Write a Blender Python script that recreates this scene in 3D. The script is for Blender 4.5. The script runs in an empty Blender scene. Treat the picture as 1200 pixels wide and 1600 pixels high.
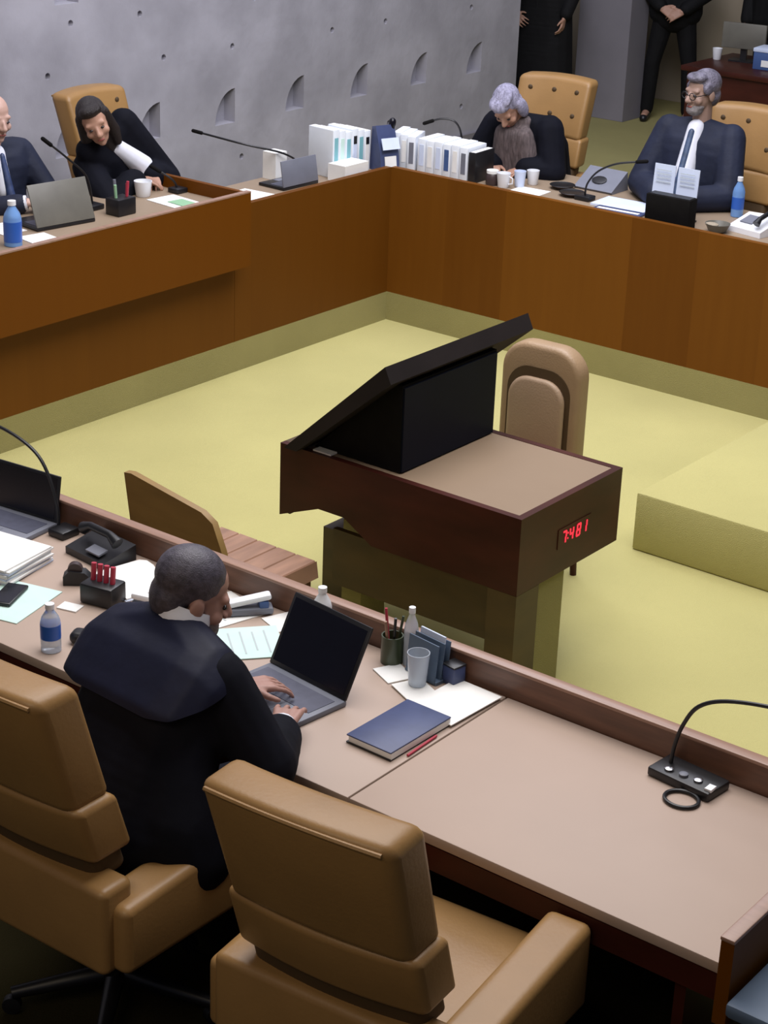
import bpy, bmesh, math, random
from mathutils import Vector, Matrix
random.seed(7)
S = bpy.context.scene
COL = S.collection
R = math.radians
PI = math.pi

# ------------------------------------------------------------------ camera
cd = bpy.data.cameras.new('camera')
cam = bpy.data.objects.new('camera', cd); COL.objects.link(cam)
_d = Vector((-0.55416, 0.73558, -0.38963)).normalized()
_r = Vector((0.789, 0.613, 0.035)); _r = (_r - _d * _r.dot(_d)).normalized()
_u = _r.cross(_d)
_m = Matrix((( _r.x, _u.x, -_d.x), (_r.y, _u.y, -_d.y), (_r.z, _u.z, -_d.z))).to_4x4()
_m.translation = Vector((6.89257, -9.09136, 3.53095))
cam.matrix_world = _m
cd.sensor_fit = 'VERTICAL'; cd.sensor_height = 36; cd.sensor_width = 27
cd.lens = 67.517; cd.clip_start = 0.05; cd.clip_end = 100
S.camera = cam

# ------------------------------------------------------------------ light, exposure
S.view_settings.view_transform = 'Standard'
try: S.view_settings.look = 'None'
except Exception: pass
S.view_settings.gamma = 1.0
S.view_settings.use_curve_mapping = False
S.view_settings.exposure = 0.0
w = bpy.data.worlds.new('world'); S.world = w; w.use_nodes = True
w.node_tree.nodes['Background'].inputs[0].default_value = (0.66, 0.68, 0.88, 1)
w.node_tree.nodes['Background'].inputs[1].default_value = 0.11

def area(name, loc, target, sx, sy, power, color=(1, 1, 1)):
    ld = bpy.data.lights.new(name, 'AREA'); ld.shape = 'RECTANGLE'
    ld.size = sx; ld.size_y = sy; ld.energy = power; ld.color = color
    o = bpy.data.objects.new(name, ld); COL.objects.link(o); o.location = loc
    o.rotation_euler = (Vector(target) - Vector(loc)).to_track_quat('-Z', 'Y').to_euler()
    return o
area('ceiling_lamp_centre', (3.2, -3.6, 6.0), (3.2, -3.6, 0), 5.4, 4.2, 430, (1.0, 0.96, 0.95))
area('ceiling_lamp_bench', (1.5, 1.6, 6.0), (1.2, 1.0, 0.5), 5.0, 1.5, 95, (0.93, 0.95, 1.0))
area('ceiling_lamp_wall', (0.6, -0.5, 6.0), (-2.0, 0.6, 1.2), 1.5, 7.0, 290, (0.86, 0.86, 1.0))

area('rear_fill', (5.0, -10.5, 5.2), (4.0, -6.4, 1.0), 4.0, 1.5, 72, (1.0, 0.82, 0.60))  # added warm fill behind the camera, brightens the chair backs

# ------------------------------------------------------------------ materials
MATS = {}
def mat(name, col, rough=0.6, noise=0.0, scale=8.0, bump=0.0, bscale=60.0, metal=0.0, spec=0.5, stretch=(1, 1, 1), emit=0.0, alpha=1.0, trans=0.0, coat=0.0):
    m = bpy.data.materials.new(name); m.use_nodes = True
    nt = m.node_tree; b = nt.nodes['Principled BSDF']; L = nt.links
    c = tuple(col) + (1,)
    b.inputs['Base Color'].default_value = c
    b.inputs['Roughness'].default_value = rough
    b.inputs['Metallic'].default_value = metal
    b.inputs['Specular IOR Level'].default_value = spec
    if coat: b.inputs['Coat Weight'].default_value = coat; b.inputs['Coat Roughness'].default_value = 0.15
    if trans: b.inputs['Transmission Weight'].default_value = trans; b.inputs['IOR'].default_value = 1.3
    tc = nt.nodes.new('ShaderNodeTexCoord'); mp = nt.nodes.new('ShaderNodeMapping')
    L.new(tc.outputs['Object'], mp.inputs['Vector']); mp.inputs['Scale'].default_value = stretch
    n = nt.nodes.new('ShaderNodeTexNoise'); n.inputs['Scale'].default_value = scale; n.inputs['Detail'].default_value = 5
    L.new(mp.outputs['Vector'], n.inputs['Vector'])
    rp = nt.nodes.new('ShaderNodeValToRGB')
    rp.color_ramp.elements[0].position = 0.3; rp.color_ramp.elements[1].position = 0.7
    rp.color_ramp.elements[0].color = tuple(x * (1 - noise) for x in col) + (1,)
    rp.color_ramp.elements[1].color = tuple(min(1, x * (1 + noise)) for x in col) + (1,)
    L.new(n.outputs['Fac'], rp.inputs['Fac']); L.new(rp.outputs['Color'], b.inputs['Base Color'])
    if bump:
        n2 = nt.nodes.new('ShaderNodeTexNoise'); n2.inputs['Scale'].default_value = bscale; n2.inputs['Detail'].default_value = 3
        L.new(mp.outputs['Vector'], n2.inputs['Vector'])
        bp = nt.nodes.new('ShaderNodeBump'); bp.inputs['Strength'].default_value = bump; bp.inputs['Distance'].default_value = 0.01
        L.new(n2.outputs['Fac'], bp.inputs['Height']); L.new(bp.outputs['Normal'], b.inputs['Normal'])
    if emit:
        b.inputs['Emission Color'].default_value = c; b.inputs['Emission Strength'].default_value = emit
    MATS[name] = m
    return m

def veneer(name, c1, c2, axis, period=0.42, rough=0.5, spec=0.14):
    """wood veneer sheets: each sheet its own tone, fine vertical grain"""
    m = bpy.data.materials.new(name); m.use_nodes = True
    nt = m.node_tree; b = nt.nodes['Principled BSDF']; L = nt.links
    tc = nt.nodes.new('ShaderNodeTexCoord'); sp = nt.nodes.new('ShaderNodeSeparateXYZ')
    L.new(tc.outputs['Object'], sp.inputs[0])
    dv = nt.nodes.new('ShaderNodeMath'); dv.operation = 'DIVIDE'; dv.inputs[1].default_value = period
    L.new(sp.outputs[axis], dv.inputs[0])
    fl = nt.nodes.new('ShaderNodeMath'); fl.operation = 'FLOOR'; L.new(dv.outputs[0], fl.inputs[0])
    wn = nt.nodes.new('ShaderNodeTexWhiteNoise'); wn.noise_dimensions = '1D'; L.new(fl.outputs[0], wn.inputs['W'])
    mp = nt.nodes.new('ShaderNodeMapping'); mp.inputs['Scale'].default_value = (9, 9, 0.7)
    L.new(tc.outputs['Object'], mp.inputs['Vector'])
    n = nt.nodes.new('ShaderNodeTexNoise'); n.inputs['Scale'].default_value = 2.2; n.inputs['Detail'].default_value = 6
    L.new(mp.outputs['Vector'], n.inputs['Vector'])
    ad = nt.nodes.new('ShaderNodeMath'); ad.operation = 'MULTIPLY_ADD'; ad.inputs[1].default_value = 0.55; 
    L.new(wn.outputs['Value'], ad.inputs[0])
    ml = nt.nodes.new('ShaderNodeMath'); ml.operation = 'MULTIPLY'; ml.inputs[1].default_value = 0.45
    L.new(n.outputs['Fac'], ml.inputs[0]); L.new(ml.outputs[0], ad.inputs[2])
    mx = nt.nodes.new('ShaderNodeMix'); mx.data_type = 'RGBA'
    mx.inputs[6].default_value = tuple(c1) + (1,); mx.inputs[7].default_value = tuple(c2) + (1,)
    L.new(ad.outputs[0], mx.inputs[0]); L.new(mx.outputs[2], b.inputs['Base Color'])
    b.inputs['Roughness'].default_value = rough; b.inputs['Specular IOR Level'].default_value = spec
    MATS[name] = m
    return m

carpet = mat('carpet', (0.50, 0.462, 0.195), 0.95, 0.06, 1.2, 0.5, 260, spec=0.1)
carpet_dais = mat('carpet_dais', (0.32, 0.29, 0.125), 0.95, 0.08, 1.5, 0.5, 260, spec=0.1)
concrete = mat('concrete', (0.355, 0.35, 0.395), 0.85, 0.16, 2.6, 0.3, 14, spec=0.2)
grey_panel = mat('grey_panel', (0.20, 0.19, 0.215), 0.7, 0.1, 2.0)
beige_wall = mat('beige_wall', (0.32, 0.27, 0.20), 0.8, 0.06, 2.0)
wood_x = veneer('veneer_arm', (0.112, 0.036, 0.003), (0.180, 0.066, 0.007), 'X')
wood_y = veneer('veneer_head', (0.108, 0.036, 0.003), (0.146, 0.052, 0.005), 'Y')
wood_box = veneer('veneer_box', (0.122, 0.037, 0.0015), (0.142, 0.045, 0.002), 'Y', 1.6)
wood_barrier = mat('wood_barrier', (0.13, 0.062, 0.038), 0.4, 0.25, 6, stretch=(1, 8, 8))
wood_cap = mat('wood_cap', (0.30, 0.18, 0.13), 0.35, 0.12, 6, stretch=(1, 8, 8))
wood_dark = mat('wood_dark', (0.046, 0.010, 0.006), 0.4, 0.35, 3.0, stretch=(1, 1, 3), spec=0.25)
wood_brown = mat('wood_brown', (0.060, 0.034, 0.008), 0.5, 0.3, 3.0, stretch=(1, 1, 3))
wood_slat = mat('wood_slat', (0.30, 0.17, 0.11), 0.45, 0.2, 5, stretch=(6, 1, 1))
wood_chair = mat('wood_chair', (0.24, 0.145, 0.042), 0.55, 0.12, 5, stretch=(1, 1, 4))
laminate_table = mat('laminate_table', (0.245, 0.175, 0.115), 0.5, 0.03, 3.0, spec=0.3)
laminate = mat('laminate', (0.425, 0.325, 0.265), 0.5, 0.03, 3.0, spec=0.35)
laminate_r = mat('laminate_rear', (0.28, 0.21, 0.145), 0.5, 0.05, 3.0, spec=0.35)
leather = mat('leather', (0.30, 0.168, 0.058), 0.42, 0.08, 5, 0.06, 90, spec=0.45)
leather_seam = mat('leather_seam', (0.07, 0.04, 0.014), 0.7)
leather_mid = mat('leather_beige', (0.33, 0.22, 0.125), 0.45, 0.06, 5, 0.15, 120)
leather_in = mat('leather_inset', (0.36, 0.25, 0.165), 0.45, 0.05, 5, 0.15, 120)
black = mat('black_plastic', (0.008, 0.008, 0.010), 0.4, 0.2, 20)
black_matte = mat('black_matte', (0.005, 0.0045, 0.0045), 0.8, 0.2, 20, spec=0.12)
navy_panel = mat('navy_panel', (0.004, 0.006, 0.014), 0.6, 0.15, 4, spec=0.15)
ledge_dark = mat('ledge_dark', (0.017, 0.013, 0.013), 0.6, 0.2, 4, spec=0.2)
chrome = mat('chrome', (0.55, 0.55, 0.58), 0.25, 0.05, 10, metal=1.0)
robe = mat('robe_cloth', (0.005, 0.0055, 0.010), 0.8, 0.3, 6, 0.25, 12, spec=0.12)
cape = mat('cape_satin', (0.0065, 0.008, 0.024), 0.58, 0.3, 5, 0.35, 10, spec=0.22)
suit_navy = mat('suit_navy', (0.011, 0.015, 0.034), 0.7, 0.2, 8, 0.3, 20, spec=0.3)
suit_black = mat('suit_black', (0.006, 0.006, 0.007), 0.8, 0.2, 8, 0.3, 20, spec=0.2)
skin = mat('skin', (0.42, 0.235, 0.165), 0.55, 0.08, 14)
skin_dark = mat('skin_tan', (0.37, 0.205, 0.165), 0.55, 0.08, 14)
skin_worn = mat('skin_worn', (0.33, 0.215, 0.17), 0.55, 0.08, 14)
skin_pale = mat('skin_pale', (0.50, 0.32, 0.26), 0.5, 0.08, 14)
lips = mat('lip', (0.28, 0.07, 0.06), 0.5)
eyem = mat('eye_dark', (0.02, 0.015, 0.015), 0.2)
hair_dark = mat('hair_dark', (0.012, 0.007, 0.007), 0.45, 0.4, 30, 0.6, 90, stretch=(4, 4, 0.6))
hair_greying = mat('hair_greying', (0.062, 0.055, 0.075), 0.5, 0.4, 60, 0.25, 260)
hair_grey = mat('hair_grey', (0.30, 0.29, 0.40), 0.5, 0.4, 24, 0.7, 80, stretch=(3, 3, 1))
hair_salt = mat('hair_salt', (0.13, 0.12, 0.16), 0.5, 0.5, 30, 0.6, 90)
beard_grey = mat('beard_grey', (0.22, 0.20, 0.20), 0.8, 0.25, 60, 0.5, 160)
shirt_white = mat('shirt_white', (0.72, 0.74, 0.82), 0.7, 0.04, 10)
shirt_blue = mat('shirt_blue', (0.14, 0.17, 0.48), 0.7, 0.1, 10)
tie_blue = mat('tie_blue', (0.03, 0.05, 0.13), 0.5, 0.3, 30)
tie_slate = mat('tie_slate', (0.05, 0.08, 0.15), 0.5, 0.3, 30)
blouse_brown = mat('blouse_brown', (0.11, 0.085, 0.085), 0.8, 0.4, 26, 0.4, 40, stretch=(3, 3, 0.6))
paper = mat('paper', (0.82, 0.82, 0.80), 0.8, 0.02, 20)
paper_green = mat('paper_green', (0.58, 0.78, 0.72), 0.8, 0.04, 14)
paper_blue = mat('paper_blue', (0.60, 0.68, 0.86), 0.8, 0.04, 14)
ink = mat('ink_grey', (0.46, 0.52, 0.54), 0.8)
binder_white = mat('binder_white', (0.74, 0.79, 0.86), 0.6, 0.04, 10)
binder_teal = mat('binder_teal', (0.20, 0.46, 0.52), 0.6)
binder_blue = mat('binder_blue', (0.05, 0.10, 0.26), 0.6)
grey_plastic = mat('grey_plastic', (0.16, 0.17, 0.21), 0.5, 0.08, 10)
grey_olive = mat('grey_olive', (0.13, 0.125, 0.105), 0.45, 0.1, 10)
screen = mat('screen', (0.004, 0.004, 0.009), 0.25, 0.1, 10, spec=0.4)
keys_grey = mat('keyboard_grey', (0.075, 0.08, 0.12), 0.5, 0.1, 40)
notebook_blue = mat('notebook_blue', (0.045, 0.062, 0.15), 0.45, 0.1, 20)
blue_label = mat('blue_label', (0.03, 0.12, 0.50), 0.4)
bottle_clear = mat('bottle_clear', (0.72, 0.78, 0.86), 0.15, 0.02, 10, trans=0.55)
bottle_blue = mat('bottle_blue', (0.22, 0.42, 0.80), 0.2, 0.02, 10, trans=0.35)
white_plastic = mat('white_plastic', (0.78, 0.80, 0.84), 0.35, 0.02, 10)
red = mat('red_plastic', (0.42, 0.03, 0.06), 0.4)
green_dark = mat('green_dark', (0.045, 0.06, 0.028), 0.3, 0.2, 10)
green_light = mat('green_paper', (0.25, 0.45, 0.27), 0.8)
slate_blue = mat('slate_blue', (0.085, 0.125, 0.19), 0.5, 0.08, 8)
led = mat('led_red', (0.75, 0.03, 0.06), 0.5, emit=0.9)
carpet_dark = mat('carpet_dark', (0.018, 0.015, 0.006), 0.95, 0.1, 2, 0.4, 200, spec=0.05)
brown_dish = mat('brown_dish', (0.045, 0.028, 0.028), 0.4)

# ------------------------------------------------------------------ mesh helpers
I3 = Matrix.Identity(3)
def rotz(a): return Matrix.Rotation(a, 3, 'Z')
def rotx(a): return Matrix.Rotation(a, 3, 'X')
def roty(a): return Matrix.Rotation(a, 3, 'Y')

class MB:
    def __init__(s): s.v = []; s.f = []
    def add(s, vs, fs):
        k = len(s.v); s.v += [tuple(v) for v in vs]; s.f += [tuple(i + k for i in f) for f in fs]; return s
    def box(s, c, d, rot=I3, r=0.0, seg=2):
        if r > 0: return s.cushion(d[0], d[1], d[2], r, c, rot, seg=seg, nx=1)
        vs = []
        for x in (-.5, .5):
            for y in (-.5, .5):
                for z in (-.5, .5): vs.append(Vector(c) + rot @ Vector((x * d[0], y * d[1], z * d[2])))
        return s.add(vs, [(0, 1, 3, 2), (4, 6, 7, 5), (0, 4, 5, 1), (2, 3, 7, 6), (0, 2, 6, 4), (1, 5, 7, 3)])
    def cushion(s, w, d, h, r, c=(0, 0, 0), rot=I3, fn=None, seg=4, nx=10):
        r = min(r, w / 2 * .99, d / 2 * .99, h / 2 * .99)
        xs = []
        for i in range(seg + 1):
            a = PI / 2 * i / seg
            xs.append((-w / 2 + r - r * math.cos(a), r * (1 - math.sin(a))))
        mid = [(-w / 2 + r + (w - 2 * r) * i / nx, 0) for i in range(1, nx)]
        xs = xs + mid + [(-x, e) for x, e in reversed(xs)]
        ny = max(1, nx // 2)
        def ring(e):
            rr = max(r - e, 1e-4); pts = []
            hy, hz = d / 2 - e, h / 2 - e
            for qx, qz, a0 in ((1, 1, 0), (-1, 1, PI / 2), (-1, -1, PI), (1, -1, 3 * PI / 2)):
                for i in range(seg + 1):
                    a = a0 + PI / 2 * i / seg
                    pts.append((qx * (hy - rr) + rr * math.cos(a), qz * (hz - rr) + rr * math.sin(a)))
            return pts
        vs = []; fs = []; n = None
        for x, e in xs:
            rg = ring(e); n = len(rg)
            for y, z in rg:
                p = Vector((x, y, z))
                if fn: p = Vector(fn(p))
                vs.append(Vector(c) + rot @ p)
        m = len(xs)
        for i in range(m - 1):
            for j in range(n):
                a = i * n + j; b = i * n + (j + 1) % n
                fs.append((a, a + n, b + n, b))
        fs.append(tuple(range(n))); fs.append(tuple(reversed(range((m - 1) * n, m * n))))
        return s.add(vs, fs)
    def tube(s, pts, rad, n=10):
        pts = [Vector(p) for p in pts]
        rads = rad if isinstance(rad, (list, tuple)) else [rad] * len(pts)
        vs = []; fs = []; up = None
        for i, p in enumerate(pts):
            t = (pts[min(i + 1, len(pts) - 1)] - pts[max(i - 1, 0)]).normalized()
            if up is None:
                up = Vector((0, 0, 1)) if abs(t.z) < .9 else Vector((1, 0, 0))
            a = t.cross(up).normalized(); b = a.cross(t).normalized(); up = b
            for j in range(n):
                th = 2 * PI * j / n
                vs.append(p + (a * math.cos(th) + b * math.sin(th)) * rads[i])
        for i in range(len(pts) - 1):
            for j in range(n):
                fs.append((i * n + j, i * n + (j + 1) % n, (i + 1) * n + (j + 1) % n, (i + 1) * n + j))
        fs.append(tuple(reversed(range(n)))); fs.append(tuple(range((len(pts) - 1) * n, len(pts) * n)))
        return s.add(vs, fs)
    def lathe(s, prof, c=(0, 0, 0), n=20, rot=I3):
        vs = []; fs = []
        for rr, z in prof:
            for j in range(n):
                th = 2 * PI * j / n
                vs.append(Vector(c) + rot @ Vector((max(rr, 1e-4) * math.cos(th), max(rr, 1e-4) * math.sin(th), z)))
        for i in range(len(prof) - 1):
            for j in range(n):
                fs.append((i * n + j, i * n + (j + 1) % n, (i + 1) * n + (j + 1) % n, (i + 1) * n + j))
        fs.append(tuple(reversed(range(n)))); fs.append(tuple(range((len(prof) - 1) * n, len(prof) * n)))
        return s.add(vs, fs)
    def prism(s, poly, a, b, axis='Y'):
        """polygon extruded from a to b along the axis; poly coordinates are the two other axes in order"""
        def P(u, v, t):
            return {'X': (t, u, v), 'Y': (u, t, v), 'Z': (u, v, t)}[axis]
        n = len(poly)
        vs = [P(u, v, a) for u, v in poly] + [P(u, v, b) for u, v in poly]
        fs = [tuple(range(n)), tuple(reversed(range(n, 2 * n)))]
        for i in range(n):
            j = (i + 1) % n; fs.append((i, i + n, j + n, j))
        return s.add(vs, fs)
    def ell(s, c, r, rot=I3, n=14, m=9):
        vs = []; fs = []
        if isinstance(r, (int, float)): r = (r, r, r)
        for i in range(1, m):
            ph = PI * i / m
            for j in range(n):
                th = 2 * PI * j / n
                vs.append(Vector(c) + rot @ Vector((r[0] * math.sin(ph) * math.cos(th), r[1] * math.sin(ph) * math.sin(th), r[2] * math.cos(ph))))
        k = len(vs)
        vs.append(Vector(c) + rot @ Vector((0, 0, r[2]))); vs.append(Vector(c) - rot @ Vector((0, 0, r[2])))
        for i in range(m - 2):
            for j in range(n):
                fs.append((i * n + j, (i + 1) * n + j, (i + 1) * n + (j + 1) % n, i * n + (j + 1) % n))
        for j in range(n):
            fs.append((k, j, (j + 1) % n)); fs.append((k + 1, (m - 2) * n + (j + 1) % n, (m - 2) * n + j))
        return s.add(vs, fs)
    def cap(s, p0, r0, p1, r1, n=12):
        """tapered capsule"""
        p0 = Vector(p0); p1 = Vector(p1); t = (p1 - p0).normalized()
        pts = []; rd = []
        for a in (85, 60, 30): pts.append(p0 - t * r0 * math.sin(R(a))); rd.append(r0 * math.cos(R(a)))
        for k in range(5): pts.append(p0.lerp(p1, k / 4)); rd.append(r0 + (r1 - r0) * k / 4)
        for a in (30, 60, 85): pts.append(p1 + t * r1 * math.sin(R(a))); rd.append(r1 * math.cos(R(a)))
        return s.tube(pts, rd, n)
    def mesh(s, name, angle=40):
        me = bpy.data.meshes.new(name); me.from_pydata(s.v, [], s.f); me.update()
        bm = bmesh.new(); bm.from_mesh(me); bmesh.ops.recalc_face_normals(bm, faces=bm.faces); bm.to_mesh(me); bm.free()
        me.shade_smooth(); me.set_sharp_from_angle(angle=R(angle))
        return me
    def build(s, name, m, parent=None, loc=None, rz=0, angle=40):
        me = s.mesh(name, angle); me.materials.append(m)
        o = bpy.data.objects.new(name, me); COL.objects.link(o)
        if parent: o.parent = parent
        if loc: o.location = loc
        o.rotation_euler.z = rz
        return o

def bake(o):
    dg = bpy.context.evaluated_depsgraph_get(); dg.update()
    me = bpy.data.meshes.new_from_object(o.evaluated_get(dg))
    old = o.data; o.modifiers.clear(); o.data = me; bpy.data.meshes.remove(old)
    me.name = o.name
    return o

def blob(mb, name, m, parent, voxel=.008, smooth=6, fac=.5):
    """shapes flowing together into one continuous surface"""
    o = mb.build(name, m, parent)
    md = o.modifiers.new('r', 'REMESH'); md.mode = 'VOXEL'; md.voxel_size = voxel; md.use_smooth_shade = True
    if smooth:
        sm = o.modifiers.new('s', 'SMOOTH'); sm.iterations = smooth; sm.factor = fac
    bake(o)
    if not o.data.materials: o.data.materials.append(m)
    o.data.shade_smooth()
    return o

def tag(o, label=None, cat=None, group=None, kind=None):
    if label: o['label'] = label
    if cat: o['category'] = cat
    if group: o['group'] = group
    if kind: o['kind'] = kind
    return o
def thing(name, label, cat, loc=(0, 0, 0), rz=0, group=None):
    o = bpy.data.objects.new(name, None); COL.objects.link(o); o.empty_display_size = .1
    o.location = loc; o.rotation_euler.z = rz
    return tag(o, label, cat, group)
def children(o): return [c for c in COL.objects if c.parent == o]
def copy_tree(o, parent=None):
    c = o.copy(); COL.objects.link(c)
    if parent: c.parent = parent
    for ch in children(o): copy_tree(ch, c)
    return c
def struct(o): o['kind'] = 'structure'; return o

# ------------------------------------------------------------------ setting
DZ = 0.178
struct(MB().box((3, -1.5, -0.05), (14, 26, 0.1)).build('floor', carpet))
# carpeted dais in a U round the sunken floor
poly = [(-5, -10), (0, -10), (0, 0), (8, 0), (8, 11), (-5, 11)]
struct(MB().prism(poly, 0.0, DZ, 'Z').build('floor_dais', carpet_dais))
struct(MB().box((4.0, -7.418, DZ / 2), (7.998, 5.164, DZ)).build('floor_dais_front', carpet_dark))  # front part of the dais, coloured far darker than the rest
# carpet covered step block beside the speaker's table
bl = MB().box((5.0, -1.1, 0.14), (4.06, 1.8, 0.28), r=.012).build('platform', carpet)
tag(bl, 'low olive carpet-covered platform block beside the central table', 'platform')
# concrete wall with carved quarter-round niches
wl = MB().box((-2.2, -1.35, 2.7), (0.4, 11.3, 5.04)).build('wall_back', concrete)
cut = MB()
for zb, ys in ((0.80, [0.09 + 0.738 * k for k in range(6)]), (1.74, [-2.83, -2.10, -1.36, -0.62, 0.12, 0.86, 1.6, 2.34, 3.07, 3.8]), (0.80, [-0.65, -1.39, -2.13])):
    for y in ys:
        rr = 0.235
        pl = [(y, zb)] + [(y - rr * .85 * math.cos(R(a)), zb + rr * math.sin(R(a))) for a in range(0, 91, 10)]
        cut.prism(pl, -2.10, -1.9, 'X')
for zz in (0.55, 1.32, 1.62, 2.2):                # formwork tie holes
    for k in range(9):
        y = -3.4 + .86 * k + .13 * math.sin(zz * 7 + k * 3)
        cut.prism([(y + .022 * math.cos(a * PI / 4), zz + .022 * math.sin(a * PI / 4)) for a in range(8)], -2.03, -1.9, 'X')
co = cut.build('cutter', concrete)
bm_ = wl.modifiers.new('b', 'BOOLEAN'); bm_.operation = 'DIFFERENCE'; bm_.object = co; bm_.solver = 'EXACT'
bake(wl); bpy.data.objects.remove(co)
wl.data.shade_flat(); struct(wl)
struct(MB().box((-1.985, -1.35, 0.25), (0.03, 11.3, 0.14)).build('baseboard_back', grey_panel))
struct(MB().box((1.7, 6.95, 2.7), (12.6, 0.3, 5.04)).build('wall_far', beige_wall))
struct(MB().box((-4.8, 0, 2.7), (0.3, 14, 5.04)).build('wall_side', grey_panel))
struct(MB().box((-1.98, 5.75, 2.7), (0.52, 0.3, 5.04)).build('trim_1', grey_panel))

# ------------------------------------------------------------------ benches
BH = 0.95
t = thing('judges_bench', 'long orange-brown veneered judges bench along the far side behind the central table', 'bench', (0, 0, 0))
MB().box((3.9, 0.02, (DZ + BH) / 2), (7.8, 0.04, BH - DZ)).build('front_panel', wood_x, t)
MB().box((3.9, 0.42, 0.885), (7.8, 0.75, 0.035)).build('worktop', laminate_r, t)
for x in (0.35, 2.6, 5.2, 7.6):
    MB().box((x, 0.40, 0.523), (0.03, 0.66, 0.69)).build('side_panel', wood_barrier, t)
t = thing('judges_bench', 'orange-brown veneered bench under the concrete wall, between the raised desk and the corner', 'bench', (0, 0, 0))
MB().box((-0.02, -0.699, (DZ + BH) / 2), (0.04, 1.398, BH - DZ)).build('front_panel', wood_y, t)
MB().box((-0.02, -3.2, (DZ + .64) / 2), (0.04, 3.6, .64 - DZ)).build('front_panel', wood_y, t)
MB().box((-0.265, -0.30, 0.885), (0.45, 2.1, 0.035)).build('worktop', laminate_r, t)
MB().box((-0.265, 0.73, 0.523), (0.42, 0.03, 0.69)).build('side_panel', wood_barrier, t)
# raised box desk on the head bench
t = thing('raised_desk', 'raised orange wooden box desk fixed on the bench under the concrete wall', 'desk', (0, 0, 0))
ZT, ZB, XF = 1.05, 0.643, 0.117
MB().box((XF - .015, -3.20, (ZT + ZB) / 2), (0.03, 3.6, ZT - ZB)).build('front_panel', wood_box, t)
MB().box((XF / 2 - .008, -3.20, ZB + .012), (XF - .014, 3.6, 0.024)).build('underside', wood_barrier, t)
MB().box((-0.31, -1.415, (ZT + ZB) / 2 + 0.0), (0.82, 0.03, ZT - ZB)).build('side_panel', wood_box, t)
MB().box((-0.31, -3.2, 0.962), (0.80, 3.54, 0.036)).build('worktop', laminate_r, t)
MB().box((XF - .016, -3.2, ZT + .004), (0.034, 3.6, 0.008)).build('rim', wood_cap, t)
# near desk
t = thing('long_desk', 'long front desk with pinkish tan top and raised brown edge board', 'desk', (0, 0, 0))
YB = -4.853
MB().box((3.0, YB - .018, (DZ + BH) / 2 - .006), (4.72, 0.036, BH - DZ - .012)).build('edge_board', wood_barrier, t)
MB().box((3.0, YB - .018, BH - .006), (4.72, 0.042, 0.012), r=.004).build('edge_cap', wood_cap, t)
zt = 0.855
MB().box((2.42, -5.262, zt - .016), (3.565, 0.742, 0.032), r=.004).build('worktop', laminate, t)
MB().box((4.775, -5.262, zt - .016), (1.135, 0.742, 0.032), r=.004).build('worktop', laminate, t)
MB().box((3.0, -5.625, zt - .07), (4.65, 0.016, 0.072)).build('apron', wood_dark, t)
for x in (0.72, 2.9, 5.20):
    MB().box((x, -5.26, 0.50), (0.03, 0.66, 0.645)).build('side_panel', wood_dark, t)
e = MB().box((5.362, -5.28, 0.865), (0.034, 0.86, 0.23)).build('end_panel', wood_box, t)
MB().box((5.362, -5.28, 0.984), (0.038, 0.87, 0.012), r=.004).build('edge_cap', wood_cap, t)
# blue grey topped cabinet past the desk's end
t = thing('side_cabinet', 'side cabinet with slate blue top past the end of the front desk', 'cabinet', (5.775, -5.40, DZ))
MB().box((0, 0, 0.315), (0.72, 0.62, 0.63)).build('body', wood_dark, t)
MB().box((0, 0, 0.65), (0.77, 0.70, 0.04), r=.012).build('top', slate_blue, t)

# ------------------------------------------------------------------ central table
t = thing('speakers_table', 'dark red-brown table with tan top standing alone on the yellow carpet', 'table', (0, 0, 0))
X0, X1, Y0, Y1, TZ = 2.27, 3.425, -3.655, -2.95, 0.80
MB().prism([(X0, TZ), (X1, TZ), (X1, .49), (X0 + .47, .49), (X0 + .33, .57), (X0 + .2, .57), (X0, .49)], Y0, Y0 + .03, 'Y').build('front_apron', wood_dark, t)
MB().box((X1 - .015, (Y0 + Y1) / 2 + .015, .645), (.03, Y1 - Y0 - .03, .31)).build('side_apron', wood_dark, t)
MB().box((X0 + .015, (Y0 + Y1) / 2 + .015, .645), (.03, Y1 - Y0 - .03, .31)).build('side_apron', wood_brown, t)
MB().box(((X0 + X1) / 2, Y1 - .015, .72), (X1 - X0 - .06, .03, .16)).build('rear_apron', wood_dark, t)
MB().box(((X0 + X1) / 2, (Y0 + Y1) / 2, TZ - .012), (X1 - X0 - .05, Y1 - Y0 - .05, .02)).build('tabletop', laminate_table, t)
MB().box(((X0 + X1) / 2 + .08, Y0 + .05, .37), (X1 - X0 - .34, .025, .24)).build('modesty_panel', wood_brown, t)
MB().box((X1 - .065, Y0 + .075, .2445), (.13, .15, .489)).build('corner_post', wood_brown, t)
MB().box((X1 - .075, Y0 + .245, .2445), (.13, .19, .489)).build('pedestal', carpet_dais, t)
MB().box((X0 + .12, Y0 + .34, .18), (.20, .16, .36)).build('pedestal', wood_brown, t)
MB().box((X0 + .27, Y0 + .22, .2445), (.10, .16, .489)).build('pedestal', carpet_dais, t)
dsp = MB().box((X1 + .001, -3.28, .635), (.004, .23, .08)).build('timer_display', wood_dark, t)
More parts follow.
